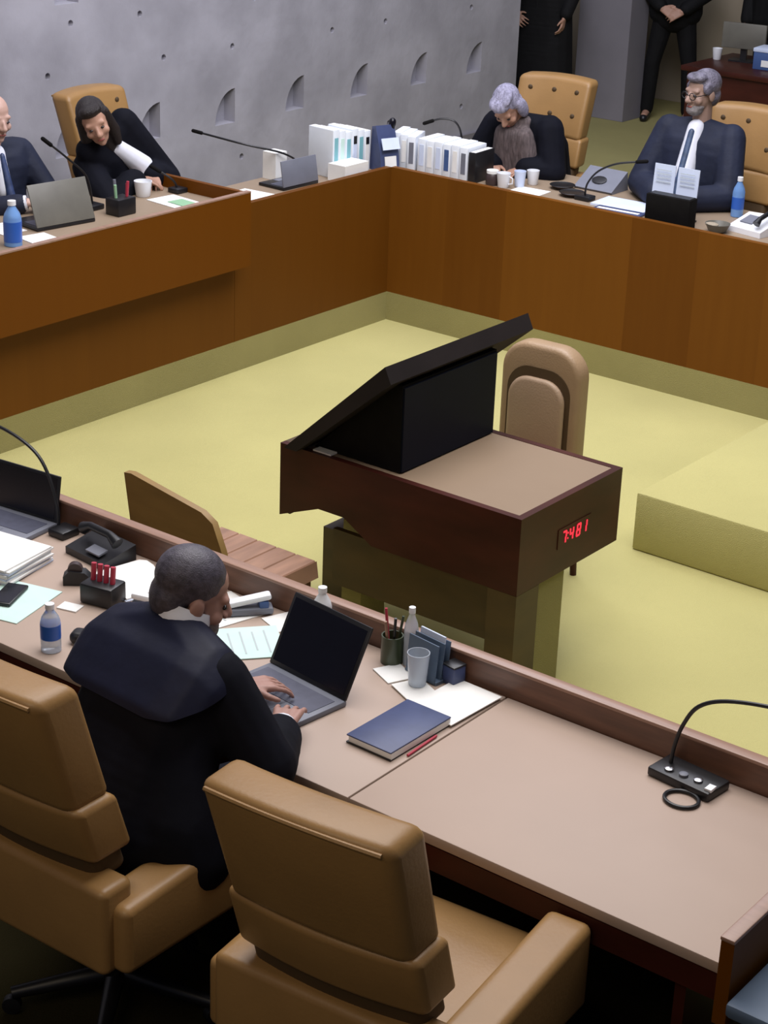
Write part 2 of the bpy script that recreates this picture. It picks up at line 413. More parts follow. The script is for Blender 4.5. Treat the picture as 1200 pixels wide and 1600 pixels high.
# seven segment digits, slightly slanted, on the +X face
SEG = {'7': 'abc', '4': 'fgbc', '8': 'abcdefg', '1': 'bc'}
def digit(mb, ch, y, z, w_, h_, x):
    t_ = .007
    pos = {'a': (0, h_ / 2, w_, t_), 'g': (0, 0, w_, t_), 'd': (0, -h_ / 2, w_, t_), 'f': (-w_ / 2, h_ / 4, t_, h_ / 2), 'b': (w_ / 2, h_ / 4, t_, h_ / 2), 'e': (-w_ / 2, -h_ / 4, t_, h_ / 2), 'c': (w_ / 2, -h_ / 4, t_, h_ / 2)}
    for s_ in SEG[ch]:
        dy, dz, sy, sz = pos[s_]
        mb.box((x, y + dy + dz * .15, z + dz), (.003, sy, sz))
for ch, y in (('7', -3.345), ('4', -3.295), ('8', -3.245), ('1', -3.20)):
    dg = MB(); digit(dg, ch, y - .01, .635, .022, .046, X1 + .0045); dg.build('digit', led, dsp)
for z in (.624, .646): MB().box((X1 + .0045, -3.33, z), (.003, .006, .006)).build('colon_dot', led, dsp)
# dark lectern standing on the table
t = thing('lectern', 'black wedge-shaped lectern with slanted ledge standing on the central table', 'lectern', (0, 0, 0))
MB().prism([(2.40, .802), (2.822, .802), (2.822, 1.155), (2.78, 1.155)], -3.60, -2.98, 'Y').build('body', black_matte, t)
MB().box((2.826, -3.29, .975), (.008, .61, .34)).build('side_panel', navy_panel, t)
MB().prism([(2.325, .806), (2.39, .806), (2.84, 1.19), (2.81, 1.252)], -3.70, -2.75, 'Y').build('reading_ledge', ledge_dark, t)
# small white slip at its foot
tag(MB().box((2.47, -3.615, .805), (.09, .05, .006)).build('paper_slip', paper), 'small white slip on the table edge at the foot of the black lectern', 'paper')

# central padded chair, facing the table
t = thing('padded_chair', 'beige padded chair with rounded back behind the central table', 'chair', (2.715, -2.66, 0), PI + R(3))
def arch(w_, h_, r_, n=8):
    p = [(-w_ / 2, 0)]
    for i in range(n + 1):
        a = PI - PI / 2 * i / n; p.append((-w_ / 2 + r_ + r_ * math.cos(a), h_ - r_ + r_ * math.sin(a)))
    for i in range(n + 1):
        a = PI / 2 - PI / 2 * i / n; p.append((w_ / 2 - r_ + r_ * math.cos(a), h_ - r_ + r_ * math.sin(a)))
    p.append((w_ / 2, 0)); return p
bk = MB().prism([(x, z + .42) for x, z in arch(.39, .60, .13)], -.30, -.20, 'Y').build('back_frame', leather_mid, t)
bv = bk.modifiers.new('b', 'BEVEL'); bv.width = .025; bv.segments = 3; bake(bk); bk.data.shade_smooth(); bk.data.set_sharp_from_angle(angle=R(50))
MB().prism([(x, z + .50) for x, z in arch(.31, .42, .11)], -.205, -.196, 'Y').build('inset_groove', leather_seam, t)
pd = MB().prism([(x, z + .51) for x, z in arch(.275, .37, .10)], -.20, -.165, 'Y').build('back_pad', leather_in, t)
bv = pd.modifiers.new('b', 'BEVEL'); bv.width = .018; bv.segments = 3; bake(pd); pd.data.shade_smooth(); pd.data.set_sharp_from_angle(angle=R(50))
MB().cushion(.48, .48, .10, .04, (0, .02, .44)).build('seat', leather_mid, t)
for sx in (-1, 1):
    for sy in (-.22, .2):
        MB().tube([(sx * .2, sy, .40), (sx * .22, sy * 1.05, 0)], [.02, .015]).build('leg', wood_dark, t)

# ------------------------------------------------------------------ judges' armchairs
def armchair(label):
    t = thing('armchair', label, 'chair', (0, 0, 0), 0, None)
    tilt = lambda z: -.265 - .185 * max(0, (z - .64)) / .58
    def bfn(z0, bend=.45, crown=.0, taper=0.0):
        def f(p):
            z = p.z + z0 - crown * p.x ** 2
            x = p.x * (1 + taper * (p.z))
            return (x, p.y + tilt(z) + bend * p.x ** 2, z)
        return f
    up = MB().cushion(.49, .145, .355, .032, fn=bfn(1.045, crown=.22, taper=.10), nx=14).build('upper_back', leather, t)
    for zz in (1.14, 1.0):
        for xx in (-.16, 0, .16):
            MB().ell((xx, tilt(zz) + .45 * xx ** 2 + .073, zz), (.016, .008, .016)).build('tuft_button', leather_seam, up)
    MB().tube([(x, tilt(1.19) + .45 * x * x - .074, 1.205 - .22 * x * x) for x in [q * .0205 for q in range(-11, 12)]], .006, 6).build('piping', leather, up)
    MB().cushion(.515, .14, .175, .022, fn=bfn(.785), nx=14).build('lower_back', leather, t)
    MB().cushion(.47, .115, .56, .03, fn=bfn(.90), nx=14).build('back_core', leather_seam, t)
    MB().cushion(.62, .11, .25, .022, (0, -.30, .53), nx=14).build('back_base', leather, t)
    MB().cushion(.47, .58, .14, .05, (0, .05, .46)).build('seat', leather, t)
    for s in (-1, 1):
        MB().cushion(.125, .62, .22, .024, (s * .292, -.01, .51), fn=lambda p: (p.x, p.y, p.z + .02 * (p.y / .36) - (.03 if p.z < 0 else 0) * (p.y / .36))).build('arm', leather, t)
    MB().box((0, 0, .36), (.5, .55, .07), r=.02).build('under_frame', black, t)
    MB().lathe([(.03, .06), (.03, .22), (.045, .24), (.045, .33)]).build('column', black, t)
    for k in range(5):
        a = 2 * PI * k / 5 + .3
        lg = MB().tube([(0, 0, .09), (.29 * math.cos(a), .29 * math.sin(a), .065)], [.03, .018]).build('leg', black, t)
        MB().lathe([(.01, -.014), (.026, -.012), (.026, .012), (.01, .014)], (.29 * math.cos(a), .29 * math.sin(a), .028), rot=roty(PI / 2) @ rotx(a)).build('caster', black, lg)
    return t
GR = 'tan leather judges armchairs'
ch = armchair('tan leather armchair seen from behind, empty, nearest the camera beside the bare desk top')
ch.location = (4.65, -5.965, DZ); ch.rotation_euler.z = R(5); ch['group'] = GR
for (x, y, rz, lab) in [
    (3.70, -6.0, R(1), 'tan leather armchair seen from behind, holding the robed man at the laptop'),
    (-0.86, -1.22, R(-86), 'tan leather armchair under the concrete wall behind the long-haired woman'),
    (0.42, 0.82, PI + R(8), 'tufted tan armchair behind the grey-haired person with bowed head'),
    (1.72, 0.86, PI + R(2), 'tufted tan armchair behind the bearded man in blue tie'),
    (-1.02, -2.32, R(-91), 'tan leather armchair behind the balding man at the raised desk')]:
    c = copy_tree(ch); c.location = (x, y, DZ); c.rotation_euler.z = rz; c['label'] = lab

# ------------------------------------------------------------------ people
V = Vector
def headmat(yaw=0, pitch=0, roll=0):
    """yaw + turns to the figure's left, pitch + looks down, roll + tips to its right"""
    return rotz(R(yaw)) @ rotx(R(-pitch)) @ roty(R(roll))
def head_shapes(mb, c, M):
    T = lambda x, y, z: V(c) + M @ V((x, y, z))
    mb.ell(T(0, -.018, .035), (.076, .096, .084), M, 18, 12)
    mb.ell(T(0, .022, -.02), (.064, .070, .088), M, 16, 12)
    mb.ell(T(0, .034, -.078), (.046, .048, .038), M)
    mb.ell(T(0, .068, -.098), (.022, .018, .017), M)
    mb.cap(T(0, .088, .005), .009, T(0, .108, -.030), .0145)
    mb.ell(T(-.013, .098, -.034), .010, M); mb.ell(T(.013, .098, -.034), .010, M)
    mb.cap(T(-.042, .070, .022), .013, T(.042, .070, .022), .013)
    for q in (-1, 1):
        mb.ell(T(q * .040, .060, -.032), (.026, .024, .024), M)
        mb.ell(T(q * .079, -.008, -.012), (.010, .022, .033), M)
    mb.ell(T(0, .083, -.062), (.024, .012, .006), M); mb.ell(T(0, .082, -.072), (.020, .011, .006), M)
def hand_shapes(mb, wr, f, n, ts, curl=18):
    """wrist point, finger direction, back-of-hand normal, thumb side sign"""
    f = V(f).normalized(); n = V(n); n = (n - f * n.dot(f)).normalized(); s_ = f.cross(n)
    wr = V(wr)
    for off in (-.028, -.010, .010, .028):
        mb.cap(wr + s_ * off * .6, .015, wr + f * .082 + s_ * off * 1.15, .0115)
    for off, ln in ((-.036, .060), (-.012, .074), (.012, .080), (.036, .068)):
        if ts < 0: off = -off
        p = wr + f * .085 + s_ * off; d = f + s_ * off * 1.2; d.normalize()
        a = 0
        for k, q in enumerate((.45, .32, .23)):
            a += R(curl)
            dd = d * math.cos(a) - n * math.sin(a)
            p2 = p + dd * ln * q
            mb.cap(p, .0088 - .0008 * k, p2, .0082 - .0008 * k, 8); p = p2
    p = wr + f * .025 + s_ * ts * .030
    p2 = p + (f * .65 + s_ * ts * .75 - n * .25).normalized() * .042
    mb.cap(p, .014, p2, .0105, 8)
    p3 = p2 + (f * .9 + s_ * ts * .35 - n * .3).normalized() * .030
    mb.cap(p2, .0105, p3, .0085, 8)

def figure(label, loc, rz, J, body_m, voxel=.0065, cat='person'):
    """J: joints in local space, the figure faces +Y. Returns (root, body)"""
    t = thing('person', label, cat, loc, rz)
    mb = MB()
    pel, ch, nk, hd = V(J['pel']), V(J['ch']), V(J['nk']), V(J['hd'])
    mb.ell(pel, (.165, .12, .11)); mb.cap(pel + V((0, 0, .02)), .125, ch, .135)
    mb.ell(ch, (.165, .115, .15)); mb.cap(ch, .10, nk, .06)
    mb.cap(nk - (hd - nk) * .3, .058, hd + J['M'] @ V((0, -.015, -.03)), .054)
    head_shapes(mb, hd, J['M'])
    for k in (0, 1):
        sh, el, wr = V(J['sh'][k]), V(J['el'][k]), V(J['wr'][k])
        mb.cap(nk.lerp(ch, .35), .07, sh, .058); mb.cap(sh, .052, el, .040); mb.cap(el, .040, wr, .026)
        if J.get('hf'): hand_shapes(mb, wr, J['hf'][k], J['hn'][k], J['ht'][k], J.get('curl', 18))
        hp, kn, an = V(J['hp'][k]), V(J['kn'][k]), V(J['an'][k])
        mb.cap(hp, .085, kn, .055); mb.cap(kn, .054, an, .036)
        mb.cap(an - V((0, .03, .03)), .036, an + V((0, .14, -.045)), .030)
    body = blob(mb, 'body', body_m, t, voxel, 3, .5)
    return t, body
def eyes(parent, hd, M):
    for q in (-1, 1):
        MB().ell(V(hd) + M @ V((q * .031, .0795, -.002)), (.0125, .008, .0065), M).build('eye', eyem, parent)
    MB().ell(V(hd) + M @ V((0, .0915, -.066)), (.021, .006, .005), M).build('lip', lips, parent)
def hair_cap(parent, hd, M, m, extra=None, drop=0.0, low=-.05):
    mb = MB(); T = lambda x, y, z: V(hd) + M @ V((x, y, z))
    mb.ell(T(0, -.030, .046 - drop), (.084, .098, .086), M, 18, 12)
    mb.ell(T(0, -.060, low + .03), (.072, .058, .075), M, 16, 10)
    if extra: extra(mb, T, M)
    return blob(mb, 'hair', m, parent, .006, 3)

def sleeve(mb, sh, el, wr, r0, r1, r2, cut=.86):
    mb.cap(sh, r0, el, r1); e = V(el); w_ = V(wr)
    mb.cap(e, r1, e.lerp(w_, cut), r2)
def seated(pel=(0, 0, .62), ch=(0, .0, .93), nk=(0, .01, 1.10), hd=(0, .05, 1.25), M=I3, el=None, wr=None, hf=None, hn=None, ht=(1, -1), sw=.20, curl=18):
    c = V(ch); n = V(nk)
    lat = V((1, 0, 0)); up = (n - c).normalized(); lat = (lat - up * lat.dot(up)).normalized()
    base = n - up * .055
    sh = [base - lat * sw, base + lat * sw]
    p = V(pel)
    return dict(pel=pel, ch=ch, nk=nk, hd=hd, M=M, sh=sh, el=el, wr=wr, hf=hf, hn=hn or [V((0, 0, 1))] * 2, ht=ht, curl=curl,
        hp=[p + V((-.10, .02, -.02)), p + V((.10, .02, -.02))], kn=[p + V((-.13, .46, -.04)), p + V((.13, .46, -.04))],
        an=[V((p.x - .12, p.y + .48, .10)), V((p.x + .12, p.y + .48, .10))])
def slab(mb, levels, n=9):
    """levels: (centre, half width, radius); a smooth run of crosswise capsules"""
    for (c0, w0, r0), (c1, w1, r1) in zip(levels, levels[1:]):
        for k in range(n + 1):
            q = k / n; c = V(c0).lerp(V(c1), q); w_ = w0 + (w1 - w0) * q; r_ = r0 + (r1 - r0) * q
            mb.cap(c - V((w_, 0, 0)), r_, c + V((w_, 0, 0)), r_)
def torso_cloth(J, g=.02, sleeve_r=(.075, .066, .056), skirt=False, cut=.86):
    mb = MB(); pel, ch, nk = V(J['pel']), V(J['ch']), V(J['nk'])
    sw_ = (V(J['sh'][1]) - V(J['sh'][0])).length / 2
    up_ = nk - ch
    slab(mb, [(pel, .07 + g, .125 + g), (ch - up_ * .3, .06 + g, .125 + g), (ch + up_ * .35, sw_ - .08, .105 + g), (nk - up_ * .30, sw_ - .03, .07 + g * .5), (nk - up_ * .10, .05, .062)])
    for k in (0, 1):
        sh = V(J['sh'][k])
        mb.cap(nk.lerp(ch, .30), .075, sh, .066 + g * .4)
        mb.ell(sh.lerp(ch, .3), (.09, .09, .11))
        sleeve(mb, sh, J['el'][k], J['wr'][k], *sleeve_r, cut)
        if skirt:
            mb.cap(J['hp'][k], .115, J['kn'][k], .09); mb.cap(J['kn'][k], .09, V(J['an'][k]) + V((0, 0, .1)), .10)
    return mb
def trousers(J, t, m):
    mb = MB()
    for k in (0, 1):
        mb.cap(J['hp'][k], .098, J['kn'][k], .07); mb.cap(J['kn'][k], .07, V(J['an'][k]), .058)
    mb.ell(J['pel'], (.175, .13, .11))
    blob(mb, 'trousers', m, t, .010, 4)
    for k in (0, 1):
        an = V(J['an'][k])
        q = MB(); q.cap(an + V((0, -.035, -.045)), .042, an + V((0, .16, -.062)), .036)
        blob(q, 'shoe', black, t, .008, 3)

# --- robed man at the near desk, seen from behind
M = headmat(-30, 22, 4)
J = seated(pel=(0, -.10, .63), ch=(-.005, .07, .92), nk=(-.01, .14, 1.065), hd=(.0, .20, 1.175), M=M,
    el=[(-.14, .34, .79), (.315, .16, .80)], wr=[(-.10, .48, .755), (.135, .40, .752)],
    hf=[(.3, .9, -.1), (-.55, .85, .04)], ht=(1, -1), sw=.185, curl=16)
loc = (3.75, -5.95, DZ)
t, body = figure('man in black robe seen from behind, typing on the open laptop', loc, R(-4), J, skin_dark, .005)
mb = torso_cloth(J, .02, (.080, .080, .066), True, .74)
slab(mb, [((0, .05, .86), .12, .11), ((0, .0, .78), .13, .12), ((0.02, -.03, .66), .15, .14), ((.03, -.02, .58), .16, .14)])
blob(mb, 'robe', robe, t, .010, 5)
mb = MB()       # glossy shoulder cape
nk = V(J['nk'])
slab(mb, [(nk + V((0, -.015, .014)), .05, .074), (nk + V((0, -.035, -.04)), .140, .100), (nk + V((0, -.07, -.085)), .145, .125), (nk + V((0, -.115, -.14)), .138, .130), (nk + V((0, -.13, -.20)), .135, .130)])
cp = blob(mb, 'shoulder_cape', cape, t, .008, 6)
bm = bmesh.new(); bm.from_mesh(cp.data)         # straight lower hem
g = bmesh.ops.bisect_plane(bm, geom=bm.verts[:] + bm.edges[:] + bm.faces[:], plane_co=nk + V((0, -.16, -.075)), plane_no=V((0, .30, -1)), clear_outer=True)
bmesh.ops.holes_fill(bm, edges=[e_ for e_ in bm.edges if e_.is_boundary], sides=0)
bm.to_mesh(cp.data); bm.free(); cp.data.set_sharp_from_angle(angle=R(50))
MB().lathe([(.070, -.02), (.075, .0), (.070, .028), (.064, .028), (.066, 0)], nk + V((.010, .018, .058)), 24, rotx(R(-28))).build('shirt_collar', shirt_white, t)
for k in (0, 1):
    e, q = V(J['el'][k]), V(J['wr'][k]); a = e.lerp(q, .80); b = q + (q - e).normalized() * .008
    MB().tube([a, b], [.038, .037], 16).build('shirt_cuff', shirt_white, t)
hair_cap(body, J['hd'], M, hair_greying, low=-.045)
eyes(body, J['hd'], M)
T = lambda x, y, z: V(J['hd']) + M @ V((x, y, z))
mb = MB(); mb.ell(T(0, .052, -.085), (.054, .052, .042), M); mb.ell(T(0, .045, -.06), (.062, .050, .03), M)
blob(mb, 'beard', beard_grey, body, .006, 2)

# --- woman leaning sideways in her chair
M = headmat(-42, 16, 22)
J = seated(pel=(-.02, .03, .62), ch=(.08, .05, .90), nk=(.23, .09, 1.07), hd=(.365, .15, 1.195), M=M,
    el=[(-.17, .22, .80), (.36, .24, .76)], wr=[(.02, .27, .86), (.16, .27, .86)],
    hf=[(.7, .6, -.2), (-.6, .8, -.1)], sw=.17)
t, body = figure('woman with long dark hair leaning sideways in black robe over white blouse', (-0.84, -1.46, DZ), R(-84), J, skin, .007)
mb = torso_cloth(J, .02, (.085, .085, .08), True)
mb.cap((-.03, -.04, 1.02), .09, (-.27, -.02, .74), .12)
blob(mb, 'robe', robe, t, .010, 5)
ch_, nk = V(J['ch']), V(J['nk'])
mb = MB(); mb.cap(nk + V((-.04, .065, -.045)), .050, ch_ + V((-.06, .145, .0)), .068); mb.cap(ch_ + V((-.06, .145, .0)), .068, ch_ + V((-.08, .165, -.16)), .062)
blob(mb, 'blouse', shirt_white, t, .008, 4)
def long_hair(mb, T, M):
    for q in (-1, 1):
        mb.cap(T(q * .068, -.005, .04), .028, T(q * .080, -.025, -.10), .034)
        mb.cap(T(q * .080, -.025, -.10), .034, T(q * .075, -.02, -.20 - .03 * q), .024)
    mb.cap(T(0, -.07, 0), .07, T(-.02, -.07, -.20), .06)
    mb.ell(T(-.0, .03, .088), (.062, .055, .034), M)
hair_cap(body, J['hd'], M, hair_dark, long_hair)
eyes(body, J['hd'], M)

# --- balding man at the picture's left edge
M = headmat(-8, 10, 0)
J = seated(pel=(.0, .02, .62), ch=(0, .04, .92), nk=(0, .07, 1.09), hd=(.0, .11, 1.25), M=M,
    el=[(-.29, .20, .80), (.29, .20, .80)], wr=[(-.08, .42, .86), (.06, .42, .86)],
    hf=[(.75, .6, -.1), (-.75, .6, -.1)], sw=.205, curl=28)
t, body = figure('balding man in dark navy suit with folded hands at the raised desk', (-1.0, -2.30, DZ), R(-92), J, skin_pale, .006)
blob(torso_cloth(J, .02), 'jacket', suit_navy, t, .010, 5); trousers(J, t, suit_navy)
ch_, nk = V(J['ch']), V(J['nk'])
mb = MB(); mb.cap(nk + V((0, .04, -.03)), .05, ch_ + V((0, .125, -.05)), .05)
blob(mb, 'shirt', shirt_white, t, .008, 4)
mb = MB(); mb.cap(nk + V((0, .088, -.035)), .016, ch_ + V((0, .182, -.08)), .026)
blob(mb, 'tie', tie_blue, t, .006, 2)
def thin(mb, T, M): pass
mb = MB(); T = lambda x, y, z: V(J['hd']) + M @ V((x, y, z))
for q in (-1, 1): mb.cap(T(q * .070, -.02, .015), .020, T(q * .045, -.09, -.02), .032)
mb.cap(T(-.045, -.092, -.02), .032, T(.045, -.092, -.02), .032)
blob(mb, 'hair', hair_salt, body, .006, 3); eyes(body, J['hd'], M)
for k in (0, 1):
    e, q = V(J['el'][k]), V(J['wr'][k])
    MB().tube([e.lerp(q, .84), q], [.045, .040], 16).build('shirt_cuff', shirt_white, t)

# --- grey-haired person with bowed head
M = headmat(6, 52, 6)
J = seated(pel=(.0, .0, .62), ch=(-.01, .12, .89), nk=(0, .24, 1.03), hd=(.03, .36, 1.125), M=M,
    el=[(-.26, .28, .76), (.27, .28, .76)], wr=[(-.10, .345, .765), (.10, .345, .765)],
    hf=[(.4, .9, -.1), (-.4, .9, -.1)], sw=.185)
t, body = figure('grey-haired person in black robe with head bowed behind the white binders', (0.44, 0.90, DZ), PI + R(6), J, skin, .007)
mb = torso_cloth(J, .025, (.09, .085, .08), True); blob(mb, 'robe', robe, t, .010, 5)
ch_, nk = V(J['ch']), V(J['nk'])
mb = MB()
for q in (-.055, -.02, .02, .055): mb.cap(nk + V((q * 1.2, .07, -.075)), .062, ch_ + V((q * 1.7, .135, -.16)), .088)
mb.cap(nk + V((-.05, .03, .0)), .045, nk + V((.05, .03, .0)), .045)
blob(mb, 'blouse', blouse_brown, t, .008, 4)
def wavy(mb, T, M):
    for k in range(9):
        a = k / 8 * PI
        mb.ell(T(.086 * math.cos(a), -.015 - .03 * math.sin(a), -.03), (.028, .045, .075), M)
    mb.ell(T(0, .045, .085), (.06, .045, .035), M); mb.ell(T(.04, .03, .10), (.03, .05, .02), M); mb.ell(T(-.045, .0, .11), (.03, .06, .022), M)
hair_cap(body, J['hd'], M, hair_grey, wavy); eyes(body, J['hd'], M)

# --- bearded man with blue tie
M = headmat(-22, 6, 0)
J = seated(pel=(.0, .0, .62), ch=(0, .02, .93), nk=(0, .03, 1.16), hd=(.0, .06, 1.345), M=M,
    el=[(-.28, .17, .80), (.28, .17, .80)], wr=[(-.10, .37, .79), (.08, .37, .79)],
    hf=[(.5, .8, -.1), (-.5, .8, -.1)], sw=.20)
t, body = figure('bearded grey-haired man in dark robe, white shirt and blue tie, sitting upright', (1.60, 0.86, DZ), PI + R(2), J, skin_worn, .0055)
mb = torso_cloth(J, .035, (.085, .082, .075), True); blob(mb, 'robe', suit_navy, t, .010, 5)
ch_, nk = V(J['ch']), V(J['nk'])
mb = MB(); mb.cap(nk + V((0, .055, -.015)), .052, ch_ + V((0, .155, -.02)), .062); mb.cap(ch_ + V((0, .155, -.02)), .062, ch_ + V((0, .175, -.16)), .065)
blob(mb, 'shirt', shirt_white, t, .008, 4)
mb = MB(); mb.cap(ch_ + V((.035, .20, -.09)), .045, ch_ + V((.05, .205, -.2)), .045)
blob(mb, 'waistcoat', shirt_blue, t, .008, 3)
mb = MB(); mb.cap(nk + V((0, .108, -.03)), .020, ch_ + V((0, .216, -.04)), .022); mb.cap(ch_ + V((0, .216, -.04)), .022, ch_ + V((0.0, .238, -.14)), .030)
blob(mb, 'tie', tie_slate, t, .006, 2)
def swept(mb, T, M):
    mb.ell(T(0, .035, .092), (.07, .055, .030), M)
    for q in (-1, 1): mb.ell(T(q * .073, .01, .03), (.016, .04, .035), M)
hair_cap(body, J['hd'], M, hair_salt, swept); eyes(body, J['hd'], M)
T = lambda x, y, z: V(J['hd']) + M @ V((x, y, z))
mb = MB(); mb.ell(T(0, .050, -.088), (.052, .052, .038), M); mb.ell(T(0, .045, -.072), (.060, .045, .024), M)
blob(mb, 'beard', beard_grey, body, .006, 2)
mb = MB()
for q in (-1, 1):
    c = T(q * .033, .098, -.003); pts = [c + M @ V((.026 * math.cos(a * PI / 8), 0, .019 * math.sin(a * PI / 8))) for a in range(17)]
    mb.tube(pts, .0025, 6); mb.tube([T(q * .059, .095, .0), T(q * .082, .0, .004)], .0025, 6)
mb.tube([T(-.008, .1, 0), T(.008, .1, 0)], .0025, 6)
mb.build('spectacles', black, body)

# --- standing people beyond the benches
def standing(el, wr, hf, hn, M=I3, ht=(1, -1), spread=.11, curl=20):
    return dict(pel=(0, 0, .95), ch=(0, 0, 1.27), nk=(0, -.01, 1.47), hd=(0, .03, 1.64), M=M, sh=[V((-.205, -.01, 1.42)), V((.205, -.01, 1.42))],
        el=el, wr=wr, hf=hf, hn=hn, ht=ht, curl=curl, hp=[V((-.09, 0, .90)), V((.09, 0, .90))], kn=[V((-spread, .02, .50)), V((spread, .02, .50))],
        an=[V((-spread - .02, -.01, .09)), V((spread + .02, -.01, .09))])
def suit(label, loc, rz, J, m):
    t, body = figure(label, loc, rz, J, skin, .007)
    mb = torso_cloth(J, .02, (.08, .07, .058))
    mb.cap(V(J['pel']) + V((0, 0, .0)), .165, V(J['ch']), .15); mb.ell(V(J['pel']) + V((0, 0, -.06)), (.195, .145, .13))
    blob(mb, 'jacket', m, t, .010, 5); trousers(J, t, m)
    hair_cap(body, J['hd'], J['M'], hair_dark); eyes(body, J['hd'], J['M'])
    mb = MB(); mb.cap(V(J['nk']) + V((0, .05, -.02)), .045, V(J['ch']) + V((0, .115, 0)), .05); blob(mb, 'shirt', shirt_white, t, .009, 4)
    return t
J = standing([(-.27, -.02, 1.13), (.30, -.02, 1.12)], [(-.24, .12, .92), (.19, .17, .92)], [(.1, .3, -1), (-.75, .45, -.35)], [(-1, 0, 0), (.3, .8, .4)])
tt = suit('person in black standing just beyond the end of the concrete wall', (-2.28, 5.06, DZ), PI + R(15), J, suit_black)
mb = MB(); slab(mb, [((0, 0, 1.05), .10, .16), ((0, .01, .70), .12, .17), ((0, .01, .40), .13, .18)]); blob(mb, 'coat_skirt', suit_black, tt, .012, 4)
J = standing([(-.28, .0, 1.13), (.28, .0, 1.13)], [(-.08, .20, .97), (.09, .20, .99)], [(.85, .35, -.35), (-.85, .35, -.35)], [(0, 1, .4), (0, 1, .4)], spread=.16, curl=26)
suit('person in black suit standing with clasped hands, legs apart, by the pale column', (-1.50, 5.98, DZ), PI + R(22), J, suit_black)
J = standing([(-.27, -.02, 1.13), (.27, -.02, 1.13)], [(-.24, .10, .90), (.24, .10, .90)], [(.1, .3, -1), (-.1, .3, -1)], [(-1, 0, 0), (1, 0, 0)])
suit('person in black standing behind the dark wooden table at the back', (-0.66, 6.25, DZ), PI, J, suit_black)

# ------------------------------------------------------------------ things on the desks
FZ, RZ, PZ = 0.8556, 0.9031, 0.9806          # near desk, far benches, raised desk tops
def bottle(loc, h, r, label, lab_m, cap_m=None, body_m=None, lab=(.28, .58), group=None):
    t = thing('water_bottle', label, 'bottle', loc, 0, group)
    MB().lathe([(r * .9, 0), (r, .01 * h), (r, .62 * h), (r * .85, .72 * h), (r * .42, .86 * h), (r * .38, .90 * h)]).build('body', body_m or bottle_clear, t)
    MB().lathe([(r * .46, .90 * h), (r * .46, h)]).build('cap', cap_m or white_plastic, t)
    if lab_m: MB().lathe([(r * 1.015, lab[0] * h), (r * 1.02, lab[1] * h)]).build('label', lab_m, t)
    return t
def cup(loc, h, r, label, m=None, cat='cup', name='cup', handle=False):
    t = thing(name, label, cat, loc)
    MB().lathe([(r * .72, 0), (r * .78, .004), (r, h), (r * .93, h), (r * .7, .012), (.001, .012)], n=24).build('body', m or white_plastic, t)
    if handle:
        MB().tube([(r * .85, 0, h * .25), (r * 1.5, 0, h * .35), (r * 1.5, 0, h * .7), (r * .95, 0, h * .8)], .004, 8).build('handle', m or white_plastic, t)
    return t
def sheet(c, w_, d_, rz, label, m=None, h=.003, name='paper_sheet', cat='paper', lines=True, lm=None, group=None):
    t = thing(name, label, cat, c, rz, group)
    MB().box((0, 0, h / 2), (w_, d_, h)).build('page', m or paper, t)
    if lines:
        for k in range(5):
            MB().box((-.03 * w_ * (k % 2), d_ * (.32 - .15 * k), h + .0004), (w_ * (.72 - .12 * (k % 2)), d_ * .022, .0006)).build('text_line', lm or ink, t)
    return t
def laptop(loc, rz, w_, d_, ang, label, base_m, lid_m, lid_h=None):
    t = thing('laptop', label, 'laptop', loc, rz)
    b = MB().box((0, 0, .009), (w_, d_, .018), r=.004).build('base', base_m, t)
    k = MB().box((0, d_ * .12, .0185), (w_ * .88, d_ * .48, .002)).build('keyboard', keys_grey, b)
    MB().box((0, -d_ * .30, .0185), (w_ * .3, d_ * .24, .0012)).build('touchpad', grey_plastic, b)
    lh = lid_h or d_
    rt = rotx(-R(ang - 90))
    hinge = V((0, d_ / 2 - .004, .018))
    l = MB().box(hinge + rt @ V((0, 0, lh / 2)), (w_, .009, lh), rt, r=.003).build('lid', lid_m, t)
    MB().box(hinge + rt @ V((0, -.0050, lh / 2)), (w_ * .93, .001, lh * .88), rt).build('display', screen, l)
    return t
def mic(base, pts, label, bw=.12, bd=.09, rz=0, tip_r=.011, rr=.006):
    t = thing('microphone', label, 'microphone', base)
    mb = MB(); mb.box((0, 0, .014), (bw, bd, .028), rotz(rz), r=.006); mb.build('base', black, t)
    P_ = [V(p) - V(base) for p in pts]
    Q = []
    for i in range(len(P_) - 1):                          # smooth the gooseneck through its points
        a, b, c, d = P_[max(i - 1, 0)], P_[i], P_[i + 1], P_[min(i + 2, len(P_) - 1)]
        for k in range(6):
            u = k / 6
            Q.append(.5 * ((2 * b) + (c - a) * u + (2 * a - 5 * b + 4 * c - d) * u * u + (3 * b - a - 3 * c + d) * u ** 3))
    Q.append(P_[-1])
    MB().tube(Q, rr, 8).build('gooseneck', black, t)
    dd = (Q[-1] - Q[-3]).normalized()
    MB().cap(Q[-1] - dd * .01, tip_r, Q[-1] + dd * .045, tip_r).build('capsule', black_matte, t)
    return t

